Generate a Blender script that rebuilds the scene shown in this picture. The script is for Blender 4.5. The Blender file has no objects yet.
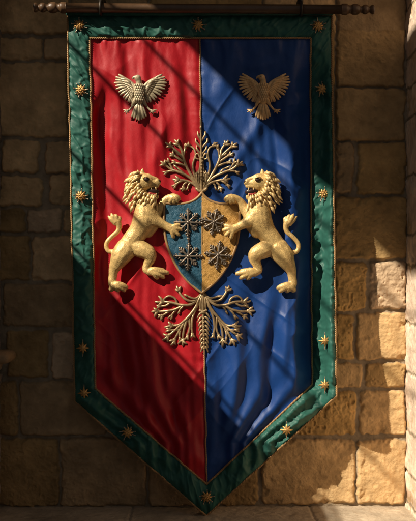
import bpy, math, random
import numpy as np
from mathutils import Vector
random.seed(5)
C = bpy.context.scene.collection
S = 0.004; DC = 4.0; D0 = 0.13          # metres per photo pixel at the banner, camera distance from the wall, banner offset
TAU = 2*math.pi

def P(px, py, d):
    k = (DC-d)/(DC-D0)*S
    return ((px-208)*k, -d, (260.5-py)*k)

# ------------------------------------------------------------------ noise
_rng = np.random.RandomState(11); _T = _rng.rand(256, 256)*2-1
def vn(u, v, seed=0):
    u = np.asarray(u, float)+seed*17.3; v = np.asarray(v, float)+seed*41.7
    i = np.floor(u).astype(int); j = np.floor(v).astype(int); f = u-i; g = v-j
    f = f*f*f*(f*(f*6-15)+10); g = g*g*g*(g*(g*6-15)+10)
    t = lambda a, b: _T[a & 255, b & 255]
    return (t(i, j)*(1-f)+t(i+1, j)*f)*(1-g)+(t(i, j+1)*(1-f)+t(i+1, j+1)*f)*g
def fbm(u, v, n=4, seed=0):
    s = 0; a = 1
    for k in range(n):
        s = s+a*vn(u*2**k, v*2**k, seed+k*3); a *= .5
    return s
def ss(x, a, b):
    t = np.clip((np.asarray(x, float)-a)/(b-a), 0, 1); return t*t*(3-2*t)

# ------------------------------------------------------------------ materials
def mat(name, col, rough=.6, metal=0, sheen=0, spec=.5, bump=None, tint=None, coltex=None):
    m = bpy.data.materials.new(name); m.use_nodes = True
    nt = m.node_tree; b = nt.nodes['Principled BSDF']
    b.inputs['Base Color'].default_value = (*col, 1); b.inputs['Roughness'].default_value = rough
    b.inputs['Metallic'].default_value = metal; b.inputs['Specular IOR Level'].default_value = spec
    if sheen:
        b.inputs['Sheen Weight'].default_value = sheen; b.inputs['Sheen Roughness'].default_value = .4
        b.inputs['Sheen Tint'].default_value = (*[min(1, c*1.5+.05) for c in col], 1)
    L = nt.links; N = nt.nodes
    src = None
    if tint:
        a = N.new('ShaderNodeAttribute'); a.attribute_name = 'tint'; src = a.outputs['Color']
    if coltex:                                   # (scale, low factor, high factor, coordinate)
        tc = N.new('ShaderNodeTexCoord'); no = N.new('ShaderNodeTexNoise')
        no.inputs['Scale'].default_value = coltex[0]; no.inputs['Detail'].default_value = 6; no.inputs['Roughness'].default_value = .65
        L.new(tc.outputs['Object'], no.inputs['Vector'])
        mr = N.new('ShaderNodeMapRange'); mr.inputs[1].default_value = .3; mr.inputs[2].default_value = .7
        mr.inputs[3].default_value = coltex[1]; mr.inputs[4].default_value = coltex[2]
        L.new(no.outputs['Fac'], mr.inputs[0])
        mx = N.new('ShaderNodeVectorMath'); mx.operation = 'SCALE'
        if src: L.new(src, mx.inputs[0])
        else: mx.inputs[0].default_value = col
        L.new(mr.outputs[0], mx.inputs['Scale']); src = mx.outputs[0]
    if src: L.new(src, b.inputs['Base Color'])
    if bump:
        prev = None
        for kind, sc, st, dist in bump:
            tc = N.new('ShaderNodeTexCoord')
            if kind == 'noise':
                t = N.new('ShaderNodeTexNoise'); t.inputs['Scale'].default_value = sc; t.inputs['Detail'].default_value = 8
                t.inputs['Roughness'].default_value = .65; o = t.outputs['Fac']
            elif kind == 'vor':
                t = N.new('ShaderNodeTexVoronoi'); t.inputs['Scale'].default_value = sc; o = t.outputs['Distance']
            elif kind == 'weave':
                mp = N.new('ShaderNodeMapping'); mp.inputs['Scale'].default_value = (1, 1, .25)
                L.new(tc.outputs['Object'], mp.inputs['Vector'])
                t = N.new('ShaderNodeTexNoise'); t.inputs['Scale'].default_value = sc; t.inputs['Detail'].default_value = 3; o = t.outputs['Fac']
                L.new(mp.outputs[0], t.inputs['Vector'])
            if kind != 'weave': L.new(tc.outputs['Object'], t.inputs['Vector'])
            bp = N.new('ShaderNodeBump'); bp.inputs['Strength'].default_value = st; bp.inputs['Distance'].default_value = dist
            L.new(o, bp.inputs['Height'])
            if prev: L.new(prev, bp.inputs['Normal'])
            prev = bp.outputs['Normal']
        L.new(prev, b.inputs['Normal'])
    return m
STONE = mat('stone', (.4, .28, .16), .9, spec=.15, tint=True, coltex=(9, .74, 1.18), bump=[('noise', 28, .7, .012), ('noise', 160, .5, .003)])
WOOD = mat('dark_wood', (.085, .045, .022), .38, coltex=(20, .7, 1.3), bump=[('noise', 60, .3, .003)])
IRON = mat('iron', (.05, .042, .035), .5, metal=.8, bump=[('noise', 120, .4, .002)])
FAB = [('weave', 420, .4, .0010), ('noise', 260, .10, .0015)]
RED = mat('red_satin', (.39, .004, .0115), .50, sheen=.10, spec=.38, coltex=(14, .86, 1.08), bump=FAB)
BLUE = mat('blue_satin', (.0050, .042, .190), .50, sheen=.10, spec=.38, coltex=(14, .86, 1.08), bump=FAB)
GREEN = mat('green_satin', (.024, .112, .088), .54, sheen=.14, spec=.34, coltex=(22, .74, 1.12), bump=FAB)
CORD = mat('gold_cord', (.36, .21, .09), .55, metal=.15, bump=[('noise', 600, .4, .001)])
GOLD = mat('antique_gold', (.58, .33, .11), .42, metal=.55, coltex=(90, .6, 1.2), bump=[('noise', 350, .4, .0015)])
PIN = mat('tarnished_silver', (.34, .27, .2), .42, metal=.6)
CREAM = mat('lion_gilding', (.76, .51, .20), .43, metal=.22, coltex=(55, .55, 1.15), bump=[('vor', 270, .45, .0015), ('noise', 110, .25, .002)])
MANE = mat('mane_gilding', (.78, .55, .25), .43, metal=.22, coltex=(60, .75, 1.15), bump=[('noise', 300, .4, .0015)])
DARK = mat('dark_enamel', (.03, .012, .008), .35)
TONGUE = mat('red_enamel', (.32, .035, .03), .4)
SILV = mat('pale_gilt', (.50, .41, .27), .45, metal=.3, coltex=(70, .65, 1.2), bump=[('noise', 350, .4, .0015)])
SHADE_GILT = mat('shade_tinted_gilt', (.80, .50, .23), .40, metal=.2, coltex=(70, .65, 1.2), bump=[('noise', 350, .4, .0015)])  # shaded eagle: bronze shade tone and missing light put into the gilt's colour
SPRAYM = mat('spray_gilt', (.40, .275, .145), .38, metal=.45, coltex=(80, .55, 1.25), bump=[('noise', 300, .4, .0015)])
FLAKE = mat('pewter', (.19, .15, .115), .42, metal=.5, coltex=(90, .7, 1.3), bump=[('noise', 400, .4, .001)])
SHB = mat('shield_blue', (.014, .082, .140), .55, sheen=.1, coltex=(40, .75, 1.2), bump=[('vor', 330, .5, .0016), ('noise', 300, .4, .0015)])
SHG = mat('shield_gold', (.50, .27, .065), .55, sheen=.1, coltex=(40, .8, 1.15), bump=[('vor', 330, .5, .0016), ('noise', 300, .4, .0015)])

# ------------------------------------------------------------------ mesh helpers
class MB:
    def __init__(s): s.v = []; s.f = []
    def ring(s, pts, radii, n=8, flat=1., close=True, up=(0, -1, 0)):
        """tapered tube along 3D points; flat scales its thickness along up"""
        pts = [Vector(p) for p in pts]; m = len(pts); rows = []
        T = []
        for i in range(m):
            t = pts[min(i+1, m-1)]-pts[max(i-1, 0)]
            T.append(t.normalized() if t.length > 1e-9 else Vector((1, 0, 0)))
        P2 = list(zip(pts, T, radii))
        a = [(pts[0]-T[0]*radii[0]*c, T[0], radii[0]*r) for c, r in ((.97, .2), (.7, .7))]
        b = [(pts[-1]+T[-1]*radii[-1]*c, T[-1], radii[-1]*r) for c, r in ((.7, .7), (.97, .2))]
        for p, t, r in a+P2+b:
            u = Vector(up); u = u-t*u.dot(t)
            if u.length < 1e-4: u = Vector((0, 0, 1))-t*t.z
            u.normalize(); w = t.cross(u)
            i0 = len(s.v); rows.append(i0)
            for k in range(n):
                an = TAU*k/n
                s.v.append(tuple(p+w*(r*math.cos(an))+u*(r*flat*math.sin(an))))
        for i in range(len(rows)-1):
            for k in range(n):
                k2 = (k+1) % n
                s.f.append((rows[i]+k, rows[i]+k2, rows[i+1]+k2, rows[i+1]+k))
        s.f.append(tuple(rows[0]+k for k in range(n))[::-1]); s.f.append(tuple(rows[-1]+k for k in range(n)))
    def ball(s, c, r, fx=1, fy=1, fz=1, n=12):
        m = n//2; i0 = len(s.v)
        s.v.append((c[0], c[1], c[2]+r*fz))
        for i in range(1, m):
            th = math.pi*i/m
            for k in range(n):
                a = TAU*k/n
                s.v.append((c[0]+r*fx*math.sin(th)*math.cos(a), c[1]+r*fy*math.sin(th)*math.sin(a), c[2]+r*fz*math.cos(th)))
        s.v.append((c[0], c[1], c[2]-r*fz)); e = len(s.v)-1
        for k in range(n):
            k2 = (k+1) % n
            s.f.append((i0, i0+1+k, i0+1+k2)); s.f.append((e, e-n+k2, e-n+k))
            for i in range(m-2):
                p = i0+1+i*n
                s.f.append((p+k, p+n+k, p+n+k2, p+k2))
    def box(s, x0, x1, y0, y1, z0, z1):
        i = len(s.v)
        s.v += [(x, y, z) for x in (x0, x1) for y in (y0, y1) for z in (z0, z1)]
        s.f += [tuple(i+j for j in q) for q in ((0, 1, 3, 2), (4, 6, 7, 5), (0, 4, 5, 1), (2, 3, 7, 6), (0, 2, 6, 4), (1, 5, 7, 3))]
    def mesh(s, name, m, smooth=True):
        me = bpy.data.meshes.new(name); me.from_pydata(s.v, [], s.f); me.materials.append(m)
        if smooth: me.polygons.foreach_set('use_smooth', [True]*len(me.polygons))
        me.update(); return me
    def build(s, name, m, parent=None, smooth=True):
        return link(name, s.mesh(name, m, smooth), parent)
def link(name, me, parent=None):
    o = bpy.data.objects.new(name, me); C.objects.link(o); o.parent = parent; return o
def bake(o, *mods):
    """apply modifiers given as (type, settings) to o's mesh"""
    for i, (t, kw) in enumerate(mods):
        md = o.modifiers.new('m%d' % i, t)
        for k, v in kw.items(): setattr(md, k, v)
    dg = bpy.context.evaluated_depsgraph_get(); dg.update()
    me = bpy.data.meshes.new_from_object(o.evaluated_get(dg)); mt = o.data.materials[0] if len(o.data.materials) else None
    o.modifiers.clear(); o.data = me
    if mt and len(me.materials) == 0: me.materials.append(mt)
    me.polygons.foreach_set('use_smooth', [True]*len(me.polygons)); return o
def grid(name, X, Y, Z, m, parent=None, tint=None, flip=False):
    n, k = X.shape
    me = bpy.data.meshes.new(name)
    v = np.stack([X, Y, Z], -1).reshape(-1, 3)
    i = (np.arange(n-1)[:, None]*k+np.arange(k-1)[None, :]).ravel()
    q = np.stack([i, i+k, i+k+1, i+1], -1)
    if flip: q = q[:, ::-1]
    me.vertices.add(len(v)); me.vertices.foreach_set('co', v.ravel())
    me.loops.add(q.size); me.loops.foreach_set('vertex_index', q.ravel().astype(np.int32))
    me.polygons.add(len(q)); me.polygons.foreach_set('loop_start', np.arange(0, q.size, 4, dtype=np.int32))
    me.polygons.foreach_set('use_smooth', np.ones(len(q), bool))
    me.update(calc_edges=True); me.validate()
    if tint is not None:
        at = me.color_attributes.new('tint', 'FLOAT_COLOR', 'POINT')
        at.data.foreach_set('color', np.concatenate([tint.reshape(-1, 3), np.ones((n*k, 1))], 1).ravel())
    me.materials.append(m)
    return link(name, me, parent)
def catmull(pts, n=6):
    pts = [np.array(p, float) for p in pts]
    if len(pts) < 3:
        return [pts[0]+(pts[-1]-pts[0])*i/n for i in range(n+1)]
    q = [2*pts[0]-pts[1]]+pts+[2*pts[-1]-pts[-2]]; out = []
    for i in range(1, len(q)-2):
        a, b, c, d = q[i-1:i+3]
        for k in range(n):
            t = k/n
            out.append(.5*((2*b)+(c-a)*t+(2*a-5*b+4*c-d)*t*t+(3*b-a-3*c+d)*t**3))
    out.append(pts[-1]); return out
def thing(name, label, cat, loc=(0, 0, 0), group=None):
    o = bpy.data.objects.new(name, None); C.objects.link(o); o.location = loc
    return tag(o, label, cat, group)
def tag(o, label, cat, group=None):
    o['label'] = label; o['category'] = cat
    if group: o['group'] = group
    return o

# ------------------------------------------------------------------ stone masonry as relief grids
def masonry(U, V, rects, seed, proud=.017, rnd=4.0, gap=.7):
    """height and tint over px-like coordinates; rects = (x0,x1,y0,y1,(tone,warmth,roughness))"""
    H = np.zeros_like(U)+.002*fbm(U/14, V/14, 4, seed)
    mort = np.array([.33, .26, .18])
    Tn = np.ones(U.shape+(3,))*mort*(1+.18*fbm(U/6, V/6, 4, seed+2))[..., None]
    wob_u = U+1.3*fbm(U/22, V/22, 3, seed+5)+.9*fbm(U/5, V/5, 2, seed+6); wob_v = V+1.3*fbm(U/22, V/22, 3, seed+8)+.9*fbm(U/5, V/5, 2, seed+9)
    for n, (x0, x1, y0, y1, (tone, warm, rough)) in enumerate(rects):
        cx, cy = (x0+x1)/2, (y0+y1)/2; hx, hy = (x1-x0)/2-gap, (y1-y0)/2-gap
        r = min(rnd, hx*.6, hy*.6)
        qx = np.abs(wob_u-cx)-hx+r; qy = np.abs(wob_v-cy)-hy+r
        sd = np.hypot(np.maximum(qx, 0), np.maximum(qy, 0))+np.minimum(np.maximum(qx, qy), 0)-r
        e = 1-np.clip((sd+2.8)/2.8, 0, 1)**2.4; e = np.where(sd > 0, 0, e)
        sl = (random.random()-.5)*.006; sl2 = (random.random()-.5)*.008
        face = proud*(1+.25*(random.random()-.5))+sl*(U-cx)/max(hx, 1)+sl2*(V-cy)/max(hy, 1)
        f1 = fbm(U/20, V/20, 4, seed+n*5+20); f2 = fbm(U/5, V/5, 4, seed+n*5+60); chip = np.clip(fbm(U/13, V/13, 4, seed+n*7+90)-.55, 0, 1)*np.exp(np.clip(sd, -20, 0)/6.)
        pit = np.clip(f2-.45, 0, 1)
        hh = face+.0035*f1+(.0015+.0045*rough)*f2*.6-.030*chip-.016*rough*pit-.006*np.clip(fbm(U/3, V/3, 2, seed+n)-.95, 0, 1)
        H = np.where(e > 0, H*(1-e)+hh*e, H)
        c = np.array([.47, .305+.035*(1-warm), .140+.085*(1-warm)])*tone
        cc = c*(1+.13*f1+.10*f2)[..., None]
        w = np.clip(e*1.6, 0, 1)[..., None]; Tn = Tn*(1-w)+cc*w
    return H, np.clip(Tn, .02, .9)

def row(y0, y1, xs, props):
    return [(xs[i], xs[i+1], y0, y1, props[i % len(props)]) for i in range(len(xs)-1)]
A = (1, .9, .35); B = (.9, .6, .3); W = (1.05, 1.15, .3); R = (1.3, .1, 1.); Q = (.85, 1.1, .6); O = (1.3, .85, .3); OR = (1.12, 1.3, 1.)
rects = []
L1 = (1.5, .75, .35); L2 = (1.42, .6, .4)  # upper left stones lightened in colour, standing in for light that misses them
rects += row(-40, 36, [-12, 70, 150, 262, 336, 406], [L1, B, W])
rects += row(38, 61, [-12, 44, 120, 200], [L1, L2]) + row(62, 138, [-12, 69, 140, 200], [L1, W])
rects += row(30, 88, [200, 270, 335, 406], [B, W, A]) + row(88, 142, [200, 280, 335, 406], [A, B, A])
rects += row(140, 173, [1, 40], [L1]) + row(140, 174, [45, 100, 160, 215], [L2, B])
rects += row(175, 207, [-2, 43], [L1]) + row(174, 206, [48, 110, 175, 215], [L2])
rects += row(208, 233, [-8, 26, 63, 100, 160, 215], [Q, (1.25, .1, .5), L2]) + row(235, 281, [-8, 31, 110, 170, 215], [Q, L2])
rects += row(283, 327, [3, 110, 215], [B]) + row(329, 378, [6, 50], [Q]) + row(331, 380, [52, 120, 215], [R])
rects += row(380, 436, [-8, 19, 108, 160, 215], [Q, B]) + row(437, 506, [-12, 60, 147, 215, 259], [Q, (.92, .6, .7), B])
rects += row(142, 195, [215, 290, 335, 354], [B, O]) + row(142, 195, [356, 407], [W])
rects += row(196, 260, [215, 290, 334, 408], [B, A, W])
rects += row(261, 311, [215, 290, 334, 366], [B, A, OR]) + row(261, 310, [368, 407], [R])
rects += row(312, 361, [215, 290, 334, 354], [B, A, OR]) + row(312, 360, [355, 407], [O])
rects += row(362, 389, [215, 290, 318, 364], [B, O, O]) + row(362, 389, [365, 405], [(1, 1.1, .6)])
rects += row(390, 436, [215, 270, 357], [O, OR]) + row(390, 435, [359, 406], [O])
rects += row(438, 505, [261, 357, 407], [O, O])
kw = DC/(DC-D0)*S
u = np.linspace(-16, 412, 560); v = np.linspace(-36, 512, 720)
U, V = np.meshgrid(u, v)
H, T = masonry(U, V, rects, 3)
t = grid('stone_wall', (U-208)*kw, -H, (260.5-V)*kw, STONE, tint=T)
tag(t, 'rough tan stone block wall with recessed mortar behind the hanging banner', 'wall')

SILLZ = (260.5-506)*kw
XL = (0-208)*kw; XR = (406.5-208)*kw
def jamb(name, x, sgn, depth, z0, z1, seed, lab, tone=1.0, thick=.3):
    """stone side of the niche: visible inner face faces sgn along x, with a front return"""
    vv = np.linspace(z0, z1, 560); dd = np.linspace(-.0, depth, 150)
    Dp, Z = np.meshgrid(dd, vv)
    rs = []; y = z0*250-8; k = 0
    while y < z1*250:
        h = random.choice([42, 50, 58, 30]); cut = random.uniform(.35, .65)*depth*250
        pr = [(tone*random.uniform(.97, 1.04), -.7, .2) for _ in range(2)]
        rs += [(-6, cut, y, y+h, pr[0]), (cut, depth*250+6, y, y+h, pr[1])] if k % 2 else [(-6, depth*250+6, y, y+h, pr[0])]
        y += h+1; k += 1
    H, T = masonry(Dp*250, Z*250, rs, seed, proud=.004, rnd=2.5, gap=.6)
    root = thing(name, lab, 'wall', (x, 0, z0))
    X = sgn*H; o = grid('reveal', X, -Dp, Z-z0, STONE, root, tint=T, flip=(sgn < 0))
    m = MB(); m.box(-sgn*thick, -sgn*.0015, -depth-.003, 0, 0, z1-z0)
    o = m.build('core', STONE, root, smooth=False)
    at = o.data.color_attributes.new('tint', 'FLOAT_COLOR', 'POINT')
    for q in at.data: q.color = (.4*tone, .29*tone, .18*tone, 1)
    return root
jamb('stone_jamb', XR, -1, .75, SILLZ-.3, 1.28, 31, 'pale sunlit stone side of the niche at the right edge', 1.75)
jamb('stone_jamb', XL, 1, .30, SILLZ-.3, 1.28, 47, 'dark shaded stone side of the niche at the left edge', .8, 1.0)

def flat_tint(o, c):
    at = o.data.color_attributes.new('tint', 'FLOAT_COLOR', 'POINT')
    for q in at.data: q.color = (*c, 1)
# ledge the niche stands on
x = np.linspace(XL-.05, XR+.02, 420); d = np.linspace(-.05, .6, 170)
X, Dd = np.meshgrid(x, d)
nz = .0022*fbm(X*8, Dd*8, 5, 3)+.0012*fbm(X*45, Dd*45, 3, 9)-.006*np.clip(fbm(X*14, Dd*14, 4, 15)-.75, 0, 1)
for xx in (-.31, .42): nz = nz-.006*np.exp(-((X-xx-.012*fbm(Dd*9, X*0, 3, 5))/.005)**2)
tn = np.ones(X.shape+(3,))*np.array([.47, .385, .285])*(1+.16*fbm(X*7, Dd*7, 5, 22))[..., None]
led = thing('stone_ledge', 'smooth pale stone ledge below the pointed tip of the banner', 'ledge', (0, 0, SILLZ))
grid('slab_top', X, -Dd, nz, STONE, led, tint=tn, flip=True)
m = MB(); m.box(XL-.05, XR+.02, -.6, -.05, -.28, -.012); o = m.build('slab_body', STONE, led, smooth=False); flat_tint(o, (.42, .33, .23))

# rounded moulding stub sticking out of the left side
m = MB(); pr = []
z0 = P(0, 350, .2)[2]; z1 = P(0, 363, .2)[2]; xe = P(12.5, 0, .2)[0]
root = thing('stone_corbel', 'small rounded stone moulding sticking out at the left edge', 'moulding', (XL, -.2, (z0+z1)/2))
hz = (z0-z1)/2
for i, (dx, r) in enumerate([(-.06, .9), (0, .95), (xe-XL-.03, .97), (xe-XL-.014, .9), (xe-XL-.004, .66), (xe-XL, .3)]):
    pr.append((dx, r))
n = 40; rows = []
for dx, r in pr:
    rows.append(len(m.v))
    for k in range(n):
        a = TAU*k/n; c, s_ = math.cos(a), math.sin(a)
        sup = lambda q, e: math.copysign(abs(q)**e, q)
        m.v.append((dx, .085*sup(c, .5)*(.75+.25*r), hz*r*sup(s_, .75)))
for i in range(len(rows)-1):
    for k in range(n): m.f.append((rows[i]+k, rows[i]+(k+1) % n, rows[i+1]+(k+1) % n, rows[i+1]+k))
m.f.append(tuple(rows[-1]+k for k in range(n)))
o = m.build('roll', STONE, root); flat_tint(o, (.34, .23, .13))
m = MB(); rows = []
for z, w in ((-hz*.8, .05), (-hz*2.2, .03), (-hz*5, .012), (-.5, .006)):
    rows.append(len(m.v)); m.v += [(-.06, -.07, z), (w, -.06, z), (w+.004, -.03, z), (w+.004, .03, z), (w, .06, z), (-.06, .07, z)]
for i in range(3):
    for k in range(6): m.f.append((rows[i]+k, rows[i]+(k+1) % 6, rows[i+1]+(k+1) % 6, rows[i+1]+k))
o = m.build('shaft', STONE, root); flat_tint(o, (.3, .21, .13))

# lintel above the frame
m = MB(); m.box(XL-.1, XR+.3, -.3, .02, 1.30, 1.75)
o = m.build('stone_lintel', STONE, smooth=False); flat_tint(o, (.4, .29, .18)); tag(o, 'stone lintel closing the niche above the banner pole', 'lintel')
# side wall with the tall barred window the light comes through
root = thing('side_wall', 'stone side wall left of the niche with a tall window crossed by iron bars', 'wall', (-1.8, 0, 0))
WY0, WY1, WZ0, WZ1 = -.95, -3.0, 1.315, 2.72
m = MB()
m.box(-.10, 0, WY0, -.3, -1.3, 3.6); m.box(-.10, 0, -4.2, WY1, -1.3, 3.6)
m.box(-.10, 0, WY1, WY0, -1.3, WZ0); m.box(-.10, 0, WY1, WY0, WZ1, 3.6)
o = m.build('masonry', STONE, root, smooth=False); flat_tint(o, (.36, .26, .16))
for f_ in (.22, .54, .965, 1.335):
    m = MB(); zz = WZ1-f_
    m.ring([(-.04, WY1-.02, zz), (-.04, WY0+.02, zz)], [.0085, .0085], 10); m.build('window_bar', IRON, root)

# ------------------------------------------------------------------ cloth shape
def xin_l(y): return 90+(np.asarray(y, float)-38)/350*5
def xout_l(y): return 67.5+(np.asarray(y, float)-15)/386*7
def xin_r(y): return 310.5+(np.asarray(y, float)-38)/346*1.5
def xout_r(y): return 331.5+(np.asarray(y, float)-15)/381*5
def xmid(y): return 199.5+(np.asarray(y, float)-38)/446*7
def edge_r(x, y):   # extent of the deep fold along the right border
    wob = 4.2*vn(np.asarray(y)/15., 3.1, 4)+.7*vn(np.asarray(y)/6., 7.7, 5)
    return wob
FOLDS = [(104, 300, 126, 445, .012, 6), (116, 300, 160, 455, .012, 7), (138, 340, 190, 468, .012, 8), (165, 370, 202, 470, .009, 6),
         (98, 180, 104, 330, .008, 5), (118, 60, 112, 250, .008, 9), (172, 50, 182, 150, .009, 8), (140, 45, 150, 130, .006, 6),
         (266, 300, 260, 400, .012, 7), (288, 290, 282, 395, .011, 6), (240, 340, 226, 450, .010, 8), (216, 380, 212, 465, .008, 5),
         (266, 112, 226, 180, .011, 7), (290, 45, 288, 170, .012, 7), (232, 44, 214, 110, .010, 9), (258, 44, 262, 100, .008, 7), (285, 170, 292, 290, .009, 7),
         (150, 200, 120, 330, .006, 10), (274, 320, 268, 412, -.011, 5), (298, 260, 294, 400, .010, 4), (250, 300, 242, 400, -.009, 6), (128, 310, 150, 440, -.010, 6), (190, 330, 198, 440, .008, 6),
         (186, 44, 190, 130, -.008, 6), (128, 44, 124, 110, -.006, 5), (214, 160, 240, 215, .006, 6), (110, 130, 124, 190, .008, 6), (170, 110, 150, 170, .007, 7), (246, 70, 276, 60, .006, 6), (225, 290, 236, 360, .007, 8)]
def Dlow(x, y):
    x = np.asarray(x, float); y = np.asarray(y, float)
    h = .13+.02*np.sin(np.pi*np.clip((x-68)/268, 0, 1))*ss(y, 15, 300)
    h = h+.008*fbm(x/75, y/110, 3, 40)*ss(y, 20, 90)*(1-.75*np.exp(-((x-202)/85.)**4-((y-238)/105.)**4))
    calm = 1-.75*np.exp(-((x-202)/85.)**4-((y-238)/105.)**4)
    xx = x-.10*(y-40)+14*vn(y/90, x/200, 3)
    h = h+.0055*np.sin(TAU*xx/47)*ss(y, 90, 330)*calm*1.35
    low = ss(y, 290, 430)*(1-ss(y, 455, 490))
    xf = (x-204)/np.maximum((490-y)/190, .25)
    h = h+.008*np.sin(TAU*xf/52+1.0)*low*ss(np.abs(x-204), 4, 40)
    wl = 7*vn(y/48, 1.2, 8)
    h = h-.037*ss(x, 91.5, 104+wl)*(1-ss(x, 107+wl, 146))*ss(y, 66, 115)*(1-.5*ss(y, 330, 385))
    wr = edge_r(x, y); k = ss(y, 44, 100)*(1-ss(y, 368, 400))
    h = h+.012*np.exp(-((x-293)/9)**2)*k
    h = h-.062*ss(x, 294+wr, 311)*(1-ss(x, 320+wr, 332))*k
    h = h+ss(x, 318, 334)*(.034*ss(y, 150, 260)+.022*ss(y, 290, 390))*(1-.8*ss(y, 400, 500))
    yin = np.where(x < 206.5, 388.5+96*(x-95)/111.5, 384.5+100*(312-x)/105.5); inm = ss(yin-y, 0, 22)
    for (x0, y0, x1, y1, a, wd) in FOLDS:
        L2 = (x1-x0)**2+(y1-y0)**2; t = ((x-x0)*(x1-x0)+(y-y0)*(y1-y0))/L2
        dd = ((x-x0)*(y1-y0)-(y-y0)*(x1-x0))/math.sqrt(L2)+wd*.45*vn(t*1.6, a*900, 33)
        h = h+1.1*inm*a*np.exp(-(dd/wd)**2)*ss(t, -.15, .2)*(1-ss(t, .75, 1.15))
    return h
def D(x, y):
    x = np.asarray(x, float); y = np.asarray(y, float)
    h = Dlow(x, y)
    ins = ss(x, 90, 96)*(1-ss(x, 306, 311))
    g = (.0055*vn(x/4.6+.02*(y-38), y/60, 51)*np.exp(-np.maximum(y-38, 0)/13.)+.0075*vn(x/8.5-.02*(y-38), y/70, 52)*np.exp(-np.maximum(y-38, 0)/32.))*ss(y, 36, 43)*ins
    h = h+g
    hang = ss(y, 42, 110)*ins
    v1 = x+.05*(y-40)+7*vn(y/120, x/90, 61)+2.5*vn(y/45, x/60, 62)
    h = h+.0034*np.sin(TAU*v1/23+3*vn(x/60, y/200, 63))*(.55+.9*vn(x/50, y/130, 64)**2)*hang
    v2 = x-.07*(y-40)+5*vn(y/70, x/60, 65)
    h = h+.0014*np.sin(TAU*v2/10.5+4*vn(x/40, y/150, 66))*np.clip(.35+1.1*vn(x/38, y/75, 67), 0, 1)*hang
    a = x*.8+y*.6; b = -x*.6+y*.8
    h = h+.0050*np.clip(1-np.abs(vn(a/34, b/110, 68))*2.4, 0, 1)**2*hang+.0040*np.clip(1-np.abs(vn(b/30, a/95, 69))*2.6, 0, 1)**2*hang
    h = h+.0007*fbm(x/9, y/17, 3, 71)
    # pull along the middle seam
    dm = np.abs(x-xmid(y)); h = h-.004*np.exp(-(dm/3.0)**2)+.0022*vn(x/40, y/5., 74)*np.exp(-dm/9)
    # draped creases low on each half
    lo = ss(y, 400, 450)
    h = h+.0055*lo*np.sin((y+.35*np.abs(x-205)+6*vn(x/18, y/40, 77))/5.6)*np.exp(-((y-462)/22.)**2)
    return h
def surf(x, y, off=0.):
    d = D(x, y)+off; k = (DC-d)/(DC-D0)*S
    return (x-208)*k, -d, (260.5-y)*k
def surf3(x, y, off=0., low=False):
    d = float(Dlow(x, y) if low else D(x, y))+off
    return P(x, y, d)

# ------------------------------------------------------------------ banner
banner = thing('banner', 'red and blue heraldic banner with green border, gold lions, shield and eagles', 'banner', (0, 0, 0))
TIPI = (206.5, 484.5); TIPO = (206.3, 516)
def panel(name, mt, left):
    nu, nv = 150, 560
    uu = np.linspace(0, 1, nu); vv = np.linspace(0, 1, nv); Uu, Vv = np.meshgrid(uu, vv)
    x0, x1 = (lambda y: xin_l(y)-1.5, xmid) if left else (xmid, lambda y: xin_r(y)+1.5)
    yc = 388.5 if left else 384.5
    yb = (yc+(TIPI[1]-yc)*Uu) if left else (TIPI[1]+(yc-TIPI[1])*Uu)
    y = 37+(yb-37)*Vv
    x = x0(y)*(1-Uu)+x1(y)*Uu
    X, Y, Z = surf(x, y)
    o = grid(name, X, Y, Z, mt, banner); return o
panel('red_panel', RED, True); panel('blue_panel', BLUE, False)

outer = [(67.5, 15), (331.5, 15), (336.8, 396), TIPO, (74.8, 401.5)]
inner = [(90, 38), (310.5, 38), (312.2, 384.5), TIPI, (95.2, 388.5)]
bx, by, bw, bs = [], [], [], []
s0 = 0
for i in range(5):
    o0, o1, i0, i1 = outer[i], outer[(i+1) % 5], inner[i], inner[(i+1) % 5]
    L_ = math.dist(o0, o1); n = int(L_/1.1); t = np.linspace(0, 1, n, endpoint=(i == 4))
    w = np.linspace(0, 1, 26); Tt, Ww = np.meshgrid(t, w, indexing='ij')
    ox = o0[0]+(o1[0]-o0[0])*Tt; oy = o0[1]+(o1[1]-o0[1])*Tt; ix = i0[0]+(i1[0]-i0[0])*Tt; iy = i0[1]+(i1[1]-i0[1])*Tt
    bx.append(ox*(1-Ww)+ix*Ww); by.append(oy*(1-Ww)+iy*Ww); bw.append(Ww); bs.append(s0+L_*Tt); s0 += L_
x = np.vstack(bx); y = np.vstack(by); w = np.vstack(bw); s = np.vstack(bs)
wob = vn(s/9, w*0+.3, 80)*.9*np.clip(1-np.abs(2*w-1)*0, 0, 1)*0
e = np.minimum(w, 1-w)
pad = .011*(1-(2*np.abs(w-.5))**3.5)
puck = .0078*(vn(s/2.6, w*1.2, 82)+.9*vn(s/5.5, w*1.4, 83))*np.exp(-e/.15)*np.clip(e/.05, 0, 1)
crs = .0070*(np.clip(1-np.abs(fbm((s+w*15)/15, w*1.5, 2, 84))*1.5, 0, 1)**2)+.0045*(np.clip(1-np.abs(fbm((s-w*11)/10, w*1.3, 2, 94))*1.8, 0, 1)**2)+.0022*fbm((s-w*9)/7, w*3, 2, 86)
off = pad+puck+crs*np.clip(e/.16, 0, 1)
X, Y, Z = surf(x, y, off)
# low blend of the fine panel detail under the border keeps the padding readable
o = grid('border', X, Y, Z, GREEN, banner)
BPX, BPY, BPD = x.ravel().copy(), y.ravel().copy(), -Y.ravel()
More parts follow.
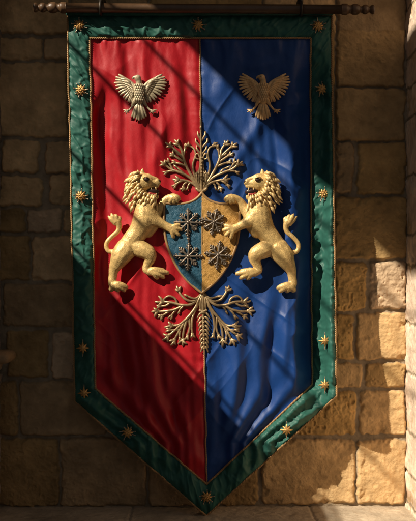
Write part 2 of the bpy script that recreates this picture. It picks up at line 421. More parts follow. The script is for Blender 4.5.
# closed back so the banner is a solid, lined cloth
nu, nv = 60, 120
Uu, Vv = np.meshgrid(np.linspace(0, 1, nu), np.linspace(0, 1, nv))
def yb_out(x): return np.where(x < TIPO[0], 401.5+(TIPO[1]-401.5)*(x-74.8)/(TIPO[0]-74.8), 396+(TIPO[1]-396)*(336.8-x)/(336.8-TIPO[0]))
xt = 67.5+264*Uu; y = 15+(yb_out(np.clip(74.8+262*Uu, 74.8, 336.8))-15)*Vv
x = xout_l(y)*(1-Uu)+xout_r(y)*Uu
dd = Dlow(x, y)-.016; k = (DC-dd)/(DC-D0)*S
grid('lining', (x-208)*k, -dd, (260.5-y)*k, GREEN, banner, flip=True)

def rope(name, path, off, rad=.0031, pitch=.0085, closed=False, parent=banner):
    """two-strand twisted gold cord following px points on the cloth"""
    pts = []
    for i in range(len(path)-1):
        a, b = path[i], path[i+1]; n = max(2, int(math.dist(a, b)/.55))
        for k in range(n):
            t_ = k/n; px_ = a[0]+(b[0]-a[0])*t_; py_ = a[1]+(b[1]-a[1])*t_
            pts.append((px_, py_))
    pts.append(path[-1])
    xs = np.array([p[0] for p in pts]); ys = np.array([p[1] for p in pts])
    xs = xs+.5*vn(ys/9+xs/9, xs*0, 90); dpt = D(xs, ys)
    ker = np.ones(9)/9; dpt = np.convolve(np.pad(dpt, 4, mode='edge'), ker, 'valid')
    q = [Vector(P(a, b, c+off)) for a, b, c in zip(xs, ys, dpt)]
    m = MB(); acc = 0; sa, sb = [], []
    for i in range(len(q)):
        if i: acc += (q[i]-q[i-1]).length
        tt = (q[min(i+1, len(q)-1)]-q[max(i-1, 0)]).normalized()
        up = Vector((0, -1, 0)); up = (up-tt*up.dot(tt)).normalized(); ww = tt.cross(up); an = TAU*acc/pitch/2
        o_ = (ww*math.cos(an)+up*math.sin(an))*rad*.62
        sa.append(q[i]+o_); sb.append(q[i]-o_)
    m.ring(sa, [rad*.78]*len(sa), 5); m.ring(sb, [rad*.78]*len(sb), 5)
    return m.build(name, CORD, parent)
po = [(a, b) for a, b in outer]; pi_ = inner
rope('piping', po+[po[0]], .003, .0034); rope('piping', pi_+[pi_[0]], .004, .0034)
rope('piping', [(199.5, 38)]+[(float(xmid(y_)), y_) for y_ in range(60, 480, 30)]+[TIPI], .003, .0026)

# ---- stars
def star(name, px, py, kind, seed, warm=GOLD):
    r = random.Random(seed); near = np.hypot(BPX-px, BPY-py) < 4.5; c = P(px, py, float(np.percentile(BPD[near], 88))+.002)
    root = None
    m = MB(); n = 9 if kind == 'sun' else 8
    k = S*1.12
    if kind == 'sun':
        m.ball((0, -.002, 0), 2.9*k, 1, .5, 1, 14)
        for j in range(9):
            a = TAU*j/9; m.ring([(1.5*k*math.cos(a), -.004, 1.5*k*math.sin(a)), (3.6*k*math.cos(a), -.003, 3.6*k*math.sin(a)), (4.9*k*math.cos(a), 0, 4.9*k*math.sin(a))], [1.0*k, .95*k, .25*k], 6, .8)
        for j in range(11):
            a = TAU*j/11; m.ball((2.5*k*math.cos(a), -.005, 2.5*k*math.sin(a)), .7*k, 1, .8, 1, 8)
        for j in range(5):
            a = TAU*j/5+.3; m.ball((1.25*k*math.cos(a), -.0075, 1.25*k*math.sin(a)), .7*k, 1, .8, 1, 8)
    else:
        rt = r.uniform(-.12, .12)
        for j in range(8):
            a = TAU*j/8+math.pi/8*0+rt; L_ = (5.6 if j % 2 == 0 else 4.7)*k
            pts = [(.3*k*math.cos(a), -.006, .3*k*math.sin(a)), (.5*L_*math.cos(a), -.004, .5*L_*math.sin(a)), (L_*math.cos(a), 0, L_*math.sin(a))]
            m.ring(pts, [1.3*k, 1.15*k, .25*k], 6, .8)
        m.ball((0, -.005, 0), 1.9*k, 1, .7, 1, 12)
    o = m.build(name, warm, banner); o.location = c
    m = MB()
    for j in range(n):
        a = TAU*(j+.25)/n+r.uniform(-.16, .16)
        L_ = (6.6 if j % 2 == 0 else 5.6)*k*r.uniform(.9, 1.12)
        if kind == 'star':
            if j not in (2, 6): continue
            a = math.pi/2 if j == 2 else -math.pi/2; L_ = 7.4*k
        ca, sa = math.cos(a), math.sin(a)
        m.ring([(2.2*k*ca, .002, 2.2*k*sa), (.7*L_*ca, .000, .7*L_*sa), (L_*ca, -.003, L_*sa)], [.55*k, .5*k, .34*k], 6)
        if kind == 'sun': m.ball((L_*ca, -.003, L_*sa), .62*k, n=8)
    m.build('ray', PIN, o)
for j, (px, py, kd) in enumerate([(79, 25, 'sun'), (198, 25, 'sun'), (318, 26, 'sun'), (80.5, 90, 'sun'), (80.7, 196, 'sun'), (82.8, 348, 'star'), (84, 393, 'star'),
                   (322, 89, 'sun'), (324, 194, 'sun'), (325, 341, 'star'), (325, 385, 'star'), (127.5, 432.5, 'sun'), (286.5, 430, 'star'), (206.4, 497, 'sun')]):
    star('star', px, py, kd, j)

# ---- lion
def lz(z): return (100+z[0]/3.59, 160+z[1]/3.59)
K3 = S/3.59
def make_lion():
    MX = 202.4
    dbase = float(np.mean([Dlow(lz(q)[0], lz(q)[1]) for q in ((160, 90), (165, 212), (118, 290), (60, 366), (176, 334), (60, 460), (225, 410))]))+.001
    def L3(zx, zy, h):            # zoomed crop coordinates + height above the cloth (zoom units) -> metres about the lion's middle
        return ((zx-160)*K3, -h*K3*.86, (260-zy)*K3)
    m = MB()
    def limb(pts, flat=.7, n=8, seg=14):
        flat = flat*1.04
        """pts = (x, y, height, radius)"""
        q = catmull(pts, n)
        for p in q: m.ball(L3(p[0], p[1], p[2]), max(p[3], 2)*K3, 1, flat, 1, seg)
    # trunk
    limb([(160, 140, 24, 34), (166, 175, 26, 43), (165, 212, 28, 46), (143, 252, 24, 37), (118, 288, 22, 36), (98, 320, 20, 38)], .78, 6, 18)
    limb([(190, 190, 30, 28), (194, 220, 30, 28), (174, 258, 22, 22)], .75, 6)             # chest swell
    limb([(172, 186, 46, 22), (184, 200, 48, 21), (196, 214, 46, 16)], .8, 5)             # shoulder
    limb([(104, 308, 30, 26), (88, 328, 34, 27), (76, 346, 34, 22)], .8, 5)               # haunch
    # head
    limb([(150, 84, 30, 35), (164, 82, 34, 33)], .85, 6, 18)
    limb([(166, 86, 38, 25), (186, 85, 38, 17), (206, 86, 37, 12.5)], .9, 6)               # muzzle
    limb([(176, 62, 44, 10), (186, 66, 45, 8), (204, 72, 42, 7)], .9, 5)                   # brow and nose bridge
    limb([(208, 78, 42, 9.5), (212, 84, 41, 9)], 1, 4)                                      # nose
    limb([(166, 97, 44, 13), (184, 95, 46, 8.5), (208, 96, 42, 7)], .9, 5)                   # upper lip
    limb([(154, 108, 32, 20), (171, 124, 33, 12), (188, 135, 34, 9.5), (202, 137, 35, 8.5), (207, 132, 37, 7)], .9, 5)   # jaw
    limb([(150, 100, 44, 17), (156, 96, 46, 14)], .9, 4)                                    # cheek
    for ex, ey, hh in ((136, 58, 26), (153, 54, 34)):
        limb([(ex, ey, hh, 10), (ex+1, ey-10, hh+2, 7), (ex+2, ey-19, hh, 3)], .7, 5)
    # raised fore leg, paw hooked over the shield
    limb([(196, 196, 20, 27), (218, 172, 20, 19), (232, 150, 24, 15.5), (248, 139, 30, 14), (264, 136, 33, 15)], .85, 7)
    for tx, ty in ((254, 150), (266, 152), (278, 149), (285, 141)):
        limb([(264, 134, 36, 11), ((264+tx)/2+2, (134+ty)/2-4, 42, 8), (tx, ty, 38, 7), (tx, ty+3, 34, 5)], .9, 4)
    # reaching fore leg
    limb([(172, 200, 36, 36), (190, 214, 40, 28), (214, 226, 42, 19), (236, 237, 42, 15), (254, 246, 42, 16)], .8, 7)
    for tx, ty in ((284, 234), (290, 250), (282, 268), (264, 276)):
        limb([(256, 246, 44, 11), ((256+tx)/2, (246+ty)/2-2, 47, 8.5), (tx, ty, 43, 7.2), (tx+2, ty+2, 39, 5)], .9, 5)
    # standing hind leg
    limb([(98, 318, 24, 40), (80, 340, 28, 37), (66, 366, 28, 28), (52, 392, 24, 19), (48, 416, 22, 15.5), (46, 440, 22, 16), (56, 454, 24, 15)], .8, 8)
    for tx, ty in ((76, 448), (94, 454), (86, 464), (64, 464), (42, 462)):
        limb([(54, 450, 26, 15), ((54+tx)/2+2, (450+ty)/2-4, 32, 12), (tx, ty, 27, 9), (tx+3, ty+4, 22, 7)], .9, 5)
    # lifted hind leg
    limb([(126, 310, 26, 32), (152, 322, 34, 31), (176, 334, 38, 27), (182, 352, 36, 21), (172, 376, 32, 16), (168, 392, 32, 15), (182, 402, 34, 15)], .8, 8)
    for tx, ty in ((204, 392), (226, 396), (240, 404), (226, 418), (204, 420)):
        limb([(180, 400, 35, 14), ((182+tx)/2+2, (401+ty)/2-3, 40, 11), (tx, ty, 35, 8.5), (tx+4, ty+3, 30, 6.5)], .9, 5)
    # tail
    limb([(78, 330, 18, 12), (56, 328, 18, 9.5), (34, 328, 18, 8.5), (24, 312, 18, 8.5), (28, 294, 18, 8.5), (46, 274, 19, 8.5), (64, 258, 19, 9), (70, 240, 20, 10), (64, 222, 20, 13), (54, 212, 20, 12)], .9, 7)
    for pth in ([(56, 228, 20, 9), (42, 214, 21, 8), (31, 202, 20, 3)], [(58, 222, 24, 10), (48, 204, 25, 8), (42, 193, 23, 3)], [(62, 220, 22, 10), (60, 204, 24, 8), (57, 196, 22, 3)], [(66, 226, 20, 10), (72, 212, 20, 8), (70, 203, 18, 3)]):
        limb(pth, .9, 5)
    body = m.build('lion', CREAM, banner)
    body.location = P(*lz((160, 260)), dbase)
    bake(body, ('REMESH', dict(mode='VOXEL', voxel_size=.0015)), ('SMOOTH', dict(factor=.6, iterations=18)))
    # mane: rows of curling locks
    m = MB(); rr = random.Random(3)
    def lock(x0, y0, ang, ln, h, wd):
        a = math.radians(ang); dx, dy = math.cos(a), math.sin(a); nx, ny = -dy, dx; sw = rr.uniform(-.28, .28)
        q = catmull([(x0, y0, h-6), (x0+dx*ln*.4+nx*ln*sw*.5, y0+dy*ln*.4+ny*ln*sw*.5, h+4), (x0+dx*ln*.8+nx*ln*sw*.2, y0+dy*ln*.8+ny*ln*sw*.2, h+1), (x0+dx*ln+nx*ln*sw*-.3, y0+dy*ln+ny*ln*sw*-.3, h-7)], 5)
        nn = len(q); rad = [wd*K3*(.6+.5*math.sin(math.pi*i/(nn-1)))*max(.1, min(1, (nn-1-i)/(nn*.5)))**.8 for i in range(nn)]
        m.ring([L3(*p) for p in q], rad, 8, .9)
    # rows around the face, outermost first
    inn = catmull([(141, 52), (140, 66), (139, 84), (142, 102), (152, 118), (168, 130), (186, 136), (200, 140)], 8)
    out = catmull([(124, 48), (110, 72), (103, 98), (104, 124), (112, 148), (132, 168), (164, 178), (204, 172)], 8)
    for lev, (f_, nn, hh, ln) in enumerate([(1.0, 15, 34, 26), (.72, 15, 43, 26), (.44, 14, 51, 25), (.18, 13, 57, 22), (0, 12, 60, 17)]):
        for j in range(nn):
            q_ = (j+.5*(lev % 2))/(nn-.5)*(len(inn)-1); i_ = min(int(q_), len(inn)-2); w_ = q_-i_
            pi0 = inn[i_]*(1-w_)+inn[i_+1]*w_; po0 = out[i_]*(1-w_)+out[i_+1]*w_
            p = pi0+(po0-pi0)*f_; dv = po0-pi0; dv = dv/np.hypot(*dv); dv = dv*.75+np.array([-.12, .75]); a = math.degrees(math.atan2(dv[1], dv[0]))
            lock(p[0]-dv[0]*6, p[1]-dv[1]*6, a+rr.uniform(-13, 13), ln*1.3*rr.uniform(.8, 1.25), hh+4+rr.uniform(-3, 4), 4.9*rr.uniform(.8, 1.15))
    m.build('mane', MANE, body)
    m = MB(); m.ball(L3(171, 75, 66), 9*K3, 1.15, .7, .85, 14); m.build('eye', DARK, body)
    m = MB(); m.ring([L3(170, 109, 41), L3(187, 114, 42), L3(204, 116, 40)], [8*K3, 13*K3, 12*K3], 10, .8); m.build('mouth', DARK, body)
    m = MB(); m.ring([L3(180, 121, 51), L3(192, 125, 51), L3(201, 124, 49)], [3*K3, 3.6*K3, 3*K3], 8, .6); m.build('tongue', TONGUE, body)
    m = MB(); m.ring([L3(209, 77, 47), L3(216, 80, 44), L3(216, 87, 42)], [4.5*K3, 5.5*K3, 3.5*K3], 8); m.build('nose', DARK, body)
    m = MB()
    for tx, ty, up in ((186, 104, 1), (203, 103, 1), (190, 130, -1), (203, 130, -1)): m.ring([L3(tx, ty, 51), L3(tx+1, ty+8*up, 51)], [2.6*K3, .8*K3], 6)
    m.build('teeth', MANE, body)
    # brow ridge over the eye
    m = MB(); m.ring([L3(*p) for p in catmull([(158, 71, 66), (168, 65, 74), (181, 69, 72)], 5)], [2.6*K3]*11, 8); m.build('eyelid', CREAM, body)
    return body
lion = make_lion()
def mirror_copy(o, parent, loc=None):
    me = o.data.copy(); n = len(me.vertices); co = np.empty(n*3); me.vertices.foreach_get('co', co); co[0::3] *= -1
    me.vertices.foreach_set('co', co); me.flip_normals(); me.update()
    c = bpy.data.objects.new(o.name.split('.')[0], me); C.objects.link(c); c.parent = parent
    if loc: c.location = loc
    return c
dm = float(np.mean([Dlow(2*202.4-lz(q)[0], lz(q)[1]) for q in ((160, 90), (165, 212), (118, 290), (60, 366), (176, 334), (60, 460), (225, 410))]))+.001
print('lion depths', -lion.location.y, dm)
lp = P(2*202.4-lz((160, 260))[0], lz((160, 260))[1]+.6, dm)
lion2 = mirror_copy(lion, banner, lp)
for ch in list(lion.children): mirror_copy(ch, lion2)
lion['label'] = 'gold lion on the red half facing right'; lion2['label'] = 'gold lion on the blue half facing left'

# ---- eagle
def make_eagle(px, py, mt, dz):
    k = S/5.547
    E = lambda zx, zy, h: ((zx-190)*k, -h*k*.85, (165-zy)*k)
    m = MB()
    def limb(pts, flat=.8, n=6, seg=12):
        for p in catmull(pts, n): m.ball(E(p[0], p[1], p[2]), p[3]*k, 1, flat, 1, seg)
    limb([(190, 108, 22, 19), (190, 135, 24, 27), (191, 165, 24, 30), (191, 195, 20, 22), (190, 215, 14, 14)], .75, 6, 16)
    limb([(190, 110, 24, 17), (188, 90, 26, 17), (183, 77, 28, 19)], .85)
    limb([(176, 74, 28, 13), (164, 73, 28, 8), (156, 77, 27, 5), (155, 84, 26, 2.5)], .9, 5)
    for s_ in (-1, 1):
        limb([(190+s_*14, 190, 20, 17), (190+s_*26, 206, 20, 13), (190+s_*38, 226, 16, 7)], .8)
    o = m.build('eagle', mt, banner); o.location = P(px, py, float(Dlow(px, py))+dz)
    bake(o, ('REMESH', dict(mode='VOXEL', voxel_size=.0014)), ('SMOOTH', dict(factor=.5, iterations=3)))
    m = MB()                                                       # scale feathers on the breast
    for r_ in range(7):
        for j in range(5):
            x_ = 190+(j-2)*10+(5 if r_ % 2 else 0); y_ = 118+r_*13
            if abs(x_-190) > 25: continue
            hh = 24+25*math.sqrt(max(0, 1-((x_-190)/31)**2))
            m.ring([E(x_, y_-5, hh-3), E(x_, y_+5, hh+1), E(x_, y_+11, hh-3)], [4.4*k, 5.2*k, 1.5*k], 8, .55)
    m.build('breast_feathers', mt, o)
    def feather(m, a, b, h, w, bend):
        a = np.array(a, float); b = np.array(b, float); d_ = b-a; nrm = np.array([-d_[1], d_[0]])*bend
        q = catmull([a, a+d_*.5+nrm, b], 6); n_ = len(q)
        m.ring([E(p[0], p[1], h+6*math.sin(math.pi*i/(n_-1))) for i, p in enumerate(q)], [w*k*(.55+.55*math.sin(math.pi*(.15+.7*i/(n_-1)))) for i in range(n_)], 8, .6)
    for s_ in (-1, 1):
        m = MB(); X_ = lambda z: 190+s_*(z-190)*(.9 if s_ < 0 else 1)
        tips = [(float(a), float(b)) for a, b in catmull([(316, 56), (334, 84), (334, 118), (316, 152), (288, 182), (258, 201), (240, 206)], 2)]
        tips = [(a+(3 if q % 2 else -2), b) for q, (a, b) in enumerate(tips)]
        for j, (tx, ty) in enumerate(tips):
            f_ = j/(len(tips)-1); ax = 262+(215-262)*f_; ay = 96+(168-96)*f_
            feather(m, (X_(ax), ay), (X_(tx), ty), 12-5*f_, 6.7, -.06*s_)
        for j in range(11):                                       # coverts
            f_ = j/10; ax = 252+(216-252)*f_; ay = 92+(150-92)*f_; bx_ = 300+(238-300)*f_; by_ = 82+(186-82)*f_
            feather(m, (X_(ax), ay), (X_(bx_), by_), 20-4*f_, 5.6, -.06*s_)
        for j in range(9):
            f_ = j/8; ax = 244+(214-244)*f_; ay = 98+(140-98)*f_; bx_ = 276+(232-276)*f_; by_ = 92+(166-92)*f_
            feather(m, (X_(ax), ay), (X_(bx_), by_), 27-4*f_, 4.9, -.06*s_)
        q = catmull([(208, 140), (224, 118), (244, 96), (276, 76), (312, 56)], 5)
        m.ring([E(X_(p[0]), p[1], 26-12*i/(len(q)-1)) for i, p in enumerate(q)], [k*(13-9.5*i/(len(q)-1)) for i in range(len(q))], 10, .8)
        m.build('wing', mt, o)
        m = MB()
        q = [(X_(222), 218, 16), (X_(238), 238, 15), (X_(250), 252, 15), (X_(266), 256, 15)]
        m.ring([E(*p) for p in q], [7*k, 5.5*k, 5.5*k, 7*k], 8)
        for tx, ty in ((286, 250), (284, 264), (268, 272), (252, 266), (248, 248)):
            m.ring([E(X_(264), 256, 17), E(X_((264+tx)/2), (256+ty)/2, 18), E(X_(tx), ty, 12)], [5.5*k, 4.6*k, 2.4*k], 7)
        m.build('leg', mt, o)
    m = MB()
    for j, (tx, ty) in enumerate([(152, 284), (164, 294), (177, 300), (190, 304), (203, 300), (216, 294), (228, 284)]):
        feather(m, (190+(tx-190)*.2, 208), (tx, ty), 12+4*(j % 2), 7.8, 0)
    m.build('tail', mt, o)
    m = MB(); m.ball(E(178, 74, 44), 3*k, n=8); m.build('eye', DARK, o)
    return o
e1 = make_eagle(105+190/5.547, 65+165/5.547, SILV, .0045); e1['label'] = 'pale gilt spread eagle on the red half'
e2 = make_eagle(262.9, 65+165/5.547-.5, SHADE_GILT, .0045); e2['label'] = 'gilt spread eagle on the blue half, its colour lifted against the shade'

# ---- leafy sprays
def spray(data, ox, oy, sc):
    m = MB(); rr = random.Random(8); cache = {}
    def at(p, h):
        x_, y_ = ox+p[0]/sc, oy+p[1]/sc
        dv = D(x_+np.array([0, 2.5, -2.5, 0, 0]), y_+np.array([0, 0, 0, 2.5, -2.5])); d_ = max(float(dv.mean()), float(dv[0])-.001)
        return P(x_, y_, d_+h)
    def rod(pts, r0, r1, h=.004, n=5, flat=.75, bulge=0.):
        q = catmull(pts, n); k_ = len(q)-1
        m.ring([at(p, h+.003*math.sin(math.pi*i/k_)) for i, p in enumerate(q)], [1.14*(r0+(r1-r0)*i/k_+bulge*math.sin(math.pi*i/k_))*S for i in range(k_+1)], 8, flat)
    def lobe(p, a, l, r):
        b = (p[0]+l*math.cos(a), p[1]+l*math.sin(a)); c_ = (p[0]-4*math.cos(a), p[1]-4*math.sin(a))
        mid = ((p[0]+b[0])/2+l*rr.uniform(-.12, .12), (p[1]+b[1])/2+l*rr.uniform(-.12, .12))
        rod([c_, mid, b], r*.9, r*.62, .0045, 4, .7, r*.18)
    def tine(s_, mx, pts, r=1.0, fork=3, l=13, r1=None):
        """a stem or leaf finger whose tip opens into a few blunt lobes"""
        pts = [(mx+s_*(p[0]-mx)+rr.uniform(-1, 1), p[1]+rr.uniform(-1, 1)) for p in pts]
        rod(pts, r, r1 or r*.85)
        a = math.atan2(pts[-1][1]-pts[-2][1], pts[-1][0]-pts[-2][0])
        for k in range(fork):
            da = {1: (0,), 2: (-.45, .45), 3: (-.85, 0, .85)}[fork][k]
            lobe(pts[-1], a+da+rr.uniform(-.12, .12), l*rr.uniform(.85, 1.2)*(1.15 if da == 0 else 1), (r1 or r*.85)*1.25)
    data(rod, tine, m, at)
    return m.build('leaf_spray', SPRAYM, banner)
def top_spray(rod, tine, m, at):
    rod([(203, 252), (203, 190), (202, 130), (200, 60), (199, 8)], 1.25, .45, .008)
    m.ball(at((200, 36), .010), 1.1*S, 1, .9, 1.9, 10)
    for y_ in (140, 152, 164, 176, 188, 200, 212): m.ball(at((203, y_), .0125), 1.15*S, n=10)
    rod([(186, 244), (194, 251), (203, 253), (212, 251), (220, 244)], 1.3, 1.3, .009)
    for s_ in (-1, 1):
        M = lambda *p: [(203+s_*(q[0]-203), q[1]) for q in p]
        for y_, w_ in ((62, 13), (86, 20), (110, 17)):
            rod(M((203, y_+20), (203+w_*.55, y_+8), (203+w_*.95, y_-2), (203+w_, y_-12)), .9, .6, .006, 5, .7, .15)
        rod(M((205, 248), (213, 215), (210, 180), (207, 150), (213, 128), (222, 128), (222, 140), (214, 144)), .85, .65, .006)
        rod(M((205, 225), (210, 200), (218, 190), (224, 198), (218, 208)), .75, .6, .006)
        rod(M((206, 248), (219, 215), (217, 185)), .8, .6, .006)
        tine(s_, 203, [(208, 246), (224, 205), (232, 165), (224, 130), (230, 108), (246, 97)], 1.0, 3, 12)
        tine(s_, 203, [(210, 246), (232, 208), (252, 172), (264, 140), (272, 112), (284, 94)], 1.35, 3, 14, 1.0)
        tine(s_, 203, [(266, 140), (286, 118), (308, 100)], 1.15, 3, 16)
        tine(s_, 203, [(264, 138), (262, 120), (258, 104)], 1.05, 2, 12)
        tine(s_, 203, [(260, 156), (280, 142), (298, 130)], 1.15, 3, 13)
        tine(s_, 203, [(254, 170), (276, 160), (294, 156)], 1.05, 2, 13)
        tine(s_, 203, [(270, 130), (282, 128), (292, 114)], 1.0, 1, 10)
        tine(s_, 203, [(211, 246), (238, 210), (276, 190), (306, 178), (328, 162)], 1.3, 3, 17, 1.0)
        tine(s_, 203, [(292, 184), (310, 184), (322, 188)], 1.0, 2, 12); tine(s_, 203, [(300, 180), (308, 166), (316, 154)], .95, 2, 12)
        tine(s_, 203, [(262, 195), (276, 180), (288, 172)], .9, 1, 11)
        tine(s_, 203, [(212, 247), (232, 228), (256, 218), (282, 214)], 1.2, 3, 16, 1.0)
        tine(s_, 203, [(250, 220), (262, 230), (266, 240)], 1.0, 3, 12); tine(s_, 203, [(268, 216), (282, 224), (292, 232)], 1.0, 2, 12)
        tine(s_, 203, [(240, 224), (248, 232), (250, 240)], .85, 1, 8)
def low_spray(rod, tine, m, at):
    rod([(207, 58), (208, 130), (210, 200), (213, 272)], 1.3, .6, .008)
    for q_ in range(9):
        y_ = 138+q_*14.5; x0 = 208+(y_-60)*.024
        for s_ in (-1, 1):
            w_ = 21-1.1*q_
            rod([(x0, y_-12), (x0+s_*w_*.55, y_-6), (x0+s_*w_, y_+8)], 1.0, .5, .006, 4, .65, .25)
        m.ball(at((x0, y_-4), .0125), 1.0*S, n=8)
    m.ball(at((208, 128), .012), 2.0*S, 1.25, .9, .8, 12); rod([(197, 121), (208, 124), (219, 121)], 1.1, 1.1, .010)
    for s_ in (-1, 1):
        M = lambda *p: [(208+s_*(q[0]-208), q[1]) for q in p]
        rod(M((208, 60), (216, 90), (217, 118)), 1.1, .8, .006); rod(M((209, 60), (226, 92), (231, 118)), 1.0, .7, .006)
        tine(s_, 208, [(210, 62), (234, 80), (262, 72)], 1.0, 1, 10)
        tine(s_, 208, [(212, 64), (238, 88), (266, 84), (284, 66), (290, 52)], 1.2, 3, 13, .95)
        tine(s_, 208, [(212, 66), (246, 100), (284, 102), (316, 93), (346, 91)], 1.35, 3, 19, 1.0)
        rod(M((296, 98), (304, 80), (324, 72), (340, 82), (338, 94)), .95, .85)
        tine(s_, 208, [(318, 94), (334, 104), (352, 106)], 1.0, 2, 13)
        tine(s_, 208, [(276, 103), (304, 118), (334, 124), (362, 124)], 1.2, 3, 18, 1.0)
        tine(s_, 208, [(318, 121), (334, 132), (348, 140)], 1.0, 3, 13); tine(s_, 208, [(296, 115), (310, 130), (316, 140)], .95, 2, 12)
        tine(s_, 208, [(270, 102), (284, 116), (288, 124)], .85, 1, 9)
        tine(s_, 208, [(213, 68), (234, 112), (260, 146), (288, 170), (314, 172)], 1.4, 3, 18, 1.0)
        tine(s_, 208, [(276, 162), (304, 190), (326, 206)], 1.15, 3, 18); tine(s_, 208, [(270, 158), (292, 196), (306, 222)], 1.15, 3, 16)
        tine(s_, 208, [(262, 150), (274, 190), (276, 222)], 1.1, 3, 17); tine(s_, 208, [(256, 144), (254, 180), (262, 208)], 1.0, 2, 14)
        tine(s_, 208, [(292, 186), (308, 188), (322, 188)], 1.0, 2, 12); tine(s_, 208, [(284, 184), (288, 204), (288, 214)], .95, 1, 11)
        tine(s_, 208, [(222, 96), (242, 140), (247, 180), (244, 204)], 1.05, 2, 13)
spray(top_spray, 142, 117, 3.41)
spray(low_spray, 142, 275, 3.41)

# ---- shield
K5 = S/4.9
def make_shield():
    c0 = (205, 250); dsh = float(Dlow(201.8, 245))+.004
    G = lambda x_, y_, h: ((x_-c0[0])*K5, -h, (c0[1]-y_)*K5)
    right = [(205, 15), (222, 36), (250, 56), (290, 68), (340, 70), (388, 65), (389, 130), (386, 200), (374, 265), (352, 325), (320, 385), (282, 436), (242, 474), (205, 502)]
    rt = [tuple(p) for p in catmull(right[:6], 6)][:-1]+[tuple(p) for p in catmull(right[5:], 6)]
    left = [(410-p[0], p[1]) for p in rt]
    loop = rt+left[::-1][1:-1]
    m = MB()                                                      # rim and backing plate
    q = [Vector(G(p[0], p[1], .0135)) for p in loop]; q2 = q+[q[0], q[1]]
    m.ring(q2, [.0056]*len(q2), 8)
    i0 = len(m.v); n_ = len(loop)
    for h in (0, .012):
        for p in loop: m.v.append(G(p[0], p[1], h))
    for i in range(n_): j = (i+1) % n_; m.f.append((i0+i, i0+j, i0+n_+j, i0+n_+i))
    root = m.build('shield', CORD, banner); root.location = P(160+c0[0]/4.9, 190+c0[1]/4.9, dsh)
    for nm, mt, side in (('blue_field', SHB, -1), ('gold_field', SHG, 1)):
        ys = np.linspace(15, 502, 130); pts = np.array([p for p in rt])
        # rows across each half: from centre line to outline, clipped by the top curve
        xs = np.linspace(0, 1, 60); top = pts[:31]; rg = pts[30:]
        Xg = np.zeros((130, 60)); Yg = np.zeros((130, 60)); Hg = np.zeros((130, 60))
        for b in range(60):
            xx = 205+(388.5-205)*xs[b]
            yt = np.interp(xx, top[:, 0], top[:, 1])
            o_ = np.argsort(rg[5:, 0]); ybm = np.interp(xx, rg[5:, 0][o_], rg[5:, 1][o_]) if xx < 386 else 200
            yy = yt+(max(ybm, yt+2)-yt)*np.linspace(0, 1, 130)
            Xg[:, b] = xx; Yg[:, b] = yy
        dome = 1-((Xg-205)/200)**2
        Hg = .013+.009*dome*np.sin(np.pi*np.clip((Yg-15)/520, 0, 1))**.6+.0008*fbm(Xg/14, Yg/14, 3, 5 if side > 0 else 9)
        Xg = 205+side*(Xg-205)
        grid(nm, (Xg-c0[0])*K5, -Hg, (c0[1]-Yg)*K5, mt, root, flip=(side < 0))
    m = MB(); m.ring([G(205, 18+484*i/20,    .0135+.009*math.sin(math.pi*i/20)) for i in range(21)], [.0016]*21, 6); m.build('centre_cord', CORD, root)
    rr = random.Random(2)
    for cx, cy, rot in ((139, 160, 0), (264, 158, 14), (139, 325, 0), (284, 318, 6)):
        m = MB(); hgt = .0255
        for j in range(8):
            a = math.radians(rot+j*45+rr.uniform(-4, 4)); ln = (64 if j % 2 == 0 else 55)*rr.uniform(.94, 1.06); ca, sa = math.cos(a), math.sin(a)
            m.ring([G(cx, cy, hgt+.003), G(cx+ca*ln*.5, cy+sa*ln*.5, hgt+.002), G(cx+ca*ln, cy+sa*ln, hgt-.001)], [5.6*K5, 4.8*K5, 4.6*K5], 8)
            m.ball(G(cx+ca*ln, cy+sa*ln, hgt), 6.2*K5, n=8)
            for f_, l_ in ((.52, 17), (.76, 12)):
                for sg in (-1, 1):
                    b = a+sg*.85; px_, py_ = cx+ca*ln*f_, cy+sa*ln*f_
                    m.ring([G(px_, py_, hgt), G(px_+l_*math.cos(b), py_+l_*math.sin(b), hgt-.001)], [4.2*K5, 3.6*K5], 7)
        m.ball(G(cx, cy, hgt+.005), 8.5*K5, 1, .8, 1, 12)
        m.build('snowflake', FLAKE, root)
    m = MB(); m.ball(G(140, 240, .024), 8*K5, 1, .8, 1, 12)
    m.ball(G(140, 228, .024), 5*K5); m.ball(G(140, 252, .024), 5*K5)
    m.build('stud', FLAKE, root)
    return root
make_shield()

# ------------------------------------------------------------------ pole
pole = thing('banner_pole', 'dark turned wooden pole carrying the banner, knobbed at both ends', 'pole', P(204, 8.5, .175))
def lathe(prof, mt, name, parent):
    m = MB(); n = 28; rows = []
    for xx, r in prof:
        rows.append(len(m.v))
        for k in range(n): m.v.append((xx, r*math.cos(TAU*k/n), r*math.sin(TAU*k/n)))
    for i in range(len(rows)-1):
        for k in range(n): m.f.append((rows[i]+k, rows[i]+(k+1) % n, rows[i+1]+(k+1) % n, rows[i+1]+k))
    m.f.append(tuple(rows[0]+k for k in range(n))); m.f.append(tuple(rows[-1]+k for k in range(n))[::-1])
    return m.build(name, mt, parent)
def prof(pts, n=5): return [(p[0]*S, max(p[1], .05)*S) for p in catmull(pts, n)]
lathe([(-138*S, 4.6*S)]+[(x_*S, 4.6*S) for x_ in (-60, 60)]+[(138*S, 4.6*S)], WOOD, 'shaft', pole)
fin = [(136, 5.2), (138, 5.6), (141, 5.6), (143, 4.2), (145, 4.0), (147, 5.2), (150, 5.5), (153, 4.6), (154.5, 3.2), (156, 3.3), (158, 4.6), (160.5, 4.7), (162.5, 3.4), (163.5, 2.8), (165, 4.0), (166.5, 4.8), (168, 4.4), (169, 2)]
lathe([(-a, b) for a, b in prof(fin)], WOOD, 'finial', pole); lathe(prof(fin), WOOD, 'finial', pole)
pole.rotation_euler.y = .006
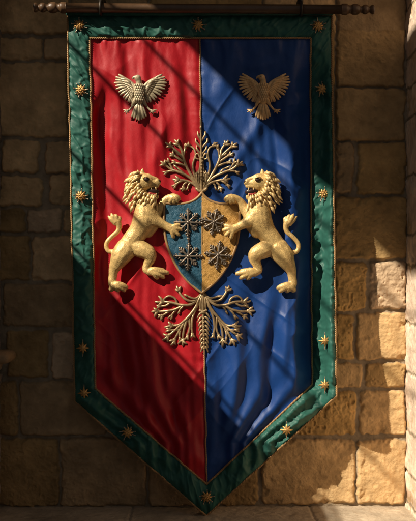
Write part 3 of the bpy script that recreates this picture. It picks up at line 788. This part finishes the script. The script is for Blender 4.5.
for px_ in (102, 300):
    m = MB(); x_ = (px_-204)*S
    m.ring([(x_, .172, .045), (x_, .05, .05), (x_, -.012, .05)], [.011, .011, .010], 10)
    m.ring([(x_, .026*math.cos(a), .026*math.sin(a)) for a in np.linspace(0, TAU, 24)], [.0055]*24, 8, up=(1, 0, 0))
    m.ring([(x_, -.004, .05), (x_, -.004, .024)], [.009, .008], 8)
    m.build('bracket', IRON, pole)
# cloth sleeve loops are hidden behind: a narrow hem carries the banner
m = MB(); m.ring([P(69, 13.5, .135), P(200, 13, .14), P(331, 12.6, .135)], [.012]*3, 10); m.build('hem', GREEN, banner)

# ------------------------------------------------------------------ light, sky, camera
sc = bpy.context.scene
sd = Vector((1.35, 1, -1.38)).normalized()
su = bpy.data.lights.new('sun', 'SUN'); su.energy = 5; su.angle = math.radians(.5); su.color = (1, .89, .71)
so = bpy.data.objects.new('sun', su); C.objects.link(so); so.rotation_euler = sd.to_track_quat('-Z', 'Y').to_euler(); so.location = (-4, -4, 5)
wd = bpy.data.worlds.new('World'); sc.world = wd; wd.use_nodes = True
nt = wd.node_tree; bg = nt.nodes['Background']; bg.inputs[1].default_value = .10   # dim bounce of the room, stronger from the window side
tc = nt.nodes.new('ShaderNodeTexCoord'); dp = nt.nodes.new('ShaderNodeVectorMath'); dp.operation = 'DOT_PRODUCT'
dp.inputs[1].default_value = Vector((-.38, -.78, .45)).normalized(); nt.links.new(tc.outputs['Generated'], dp.inputs[0])
rp = nt.nodes.new('ShaderNodeValToRGB'); nt.links.new(dp.outputs['Value'], rp.inputs[0])
rp.color_ramp.elements[0].position = .1; rp.color_ramp.elements[0].color = (.16, .13, .10, 1)
rp.color_ramp.elements[1].position = 1; rp.color_ramp.elements[1].color = (1, 1, 1, 1)
nt.links.new(rp.outputs[0], bg.inputs[0])
cam = bpy.data.cameras.new('camera'); co = bpy.data.objects.new('camera', cam); C.objects.link(co)
co.location = (0, -DC, 0); co.rotation_euler = (math.pi/2, 0, 0)
cam.sensor_fit = 'VERTICAL'; cam.angle = 2*math.atan(260.5*S/(DC-D0)); cam.clip_end = 200
sc.camera = co
sc.view_settings.view_transform = 'Standard'; sc.view_settings.look = 'None'; sc.view_settings.exposure = .42
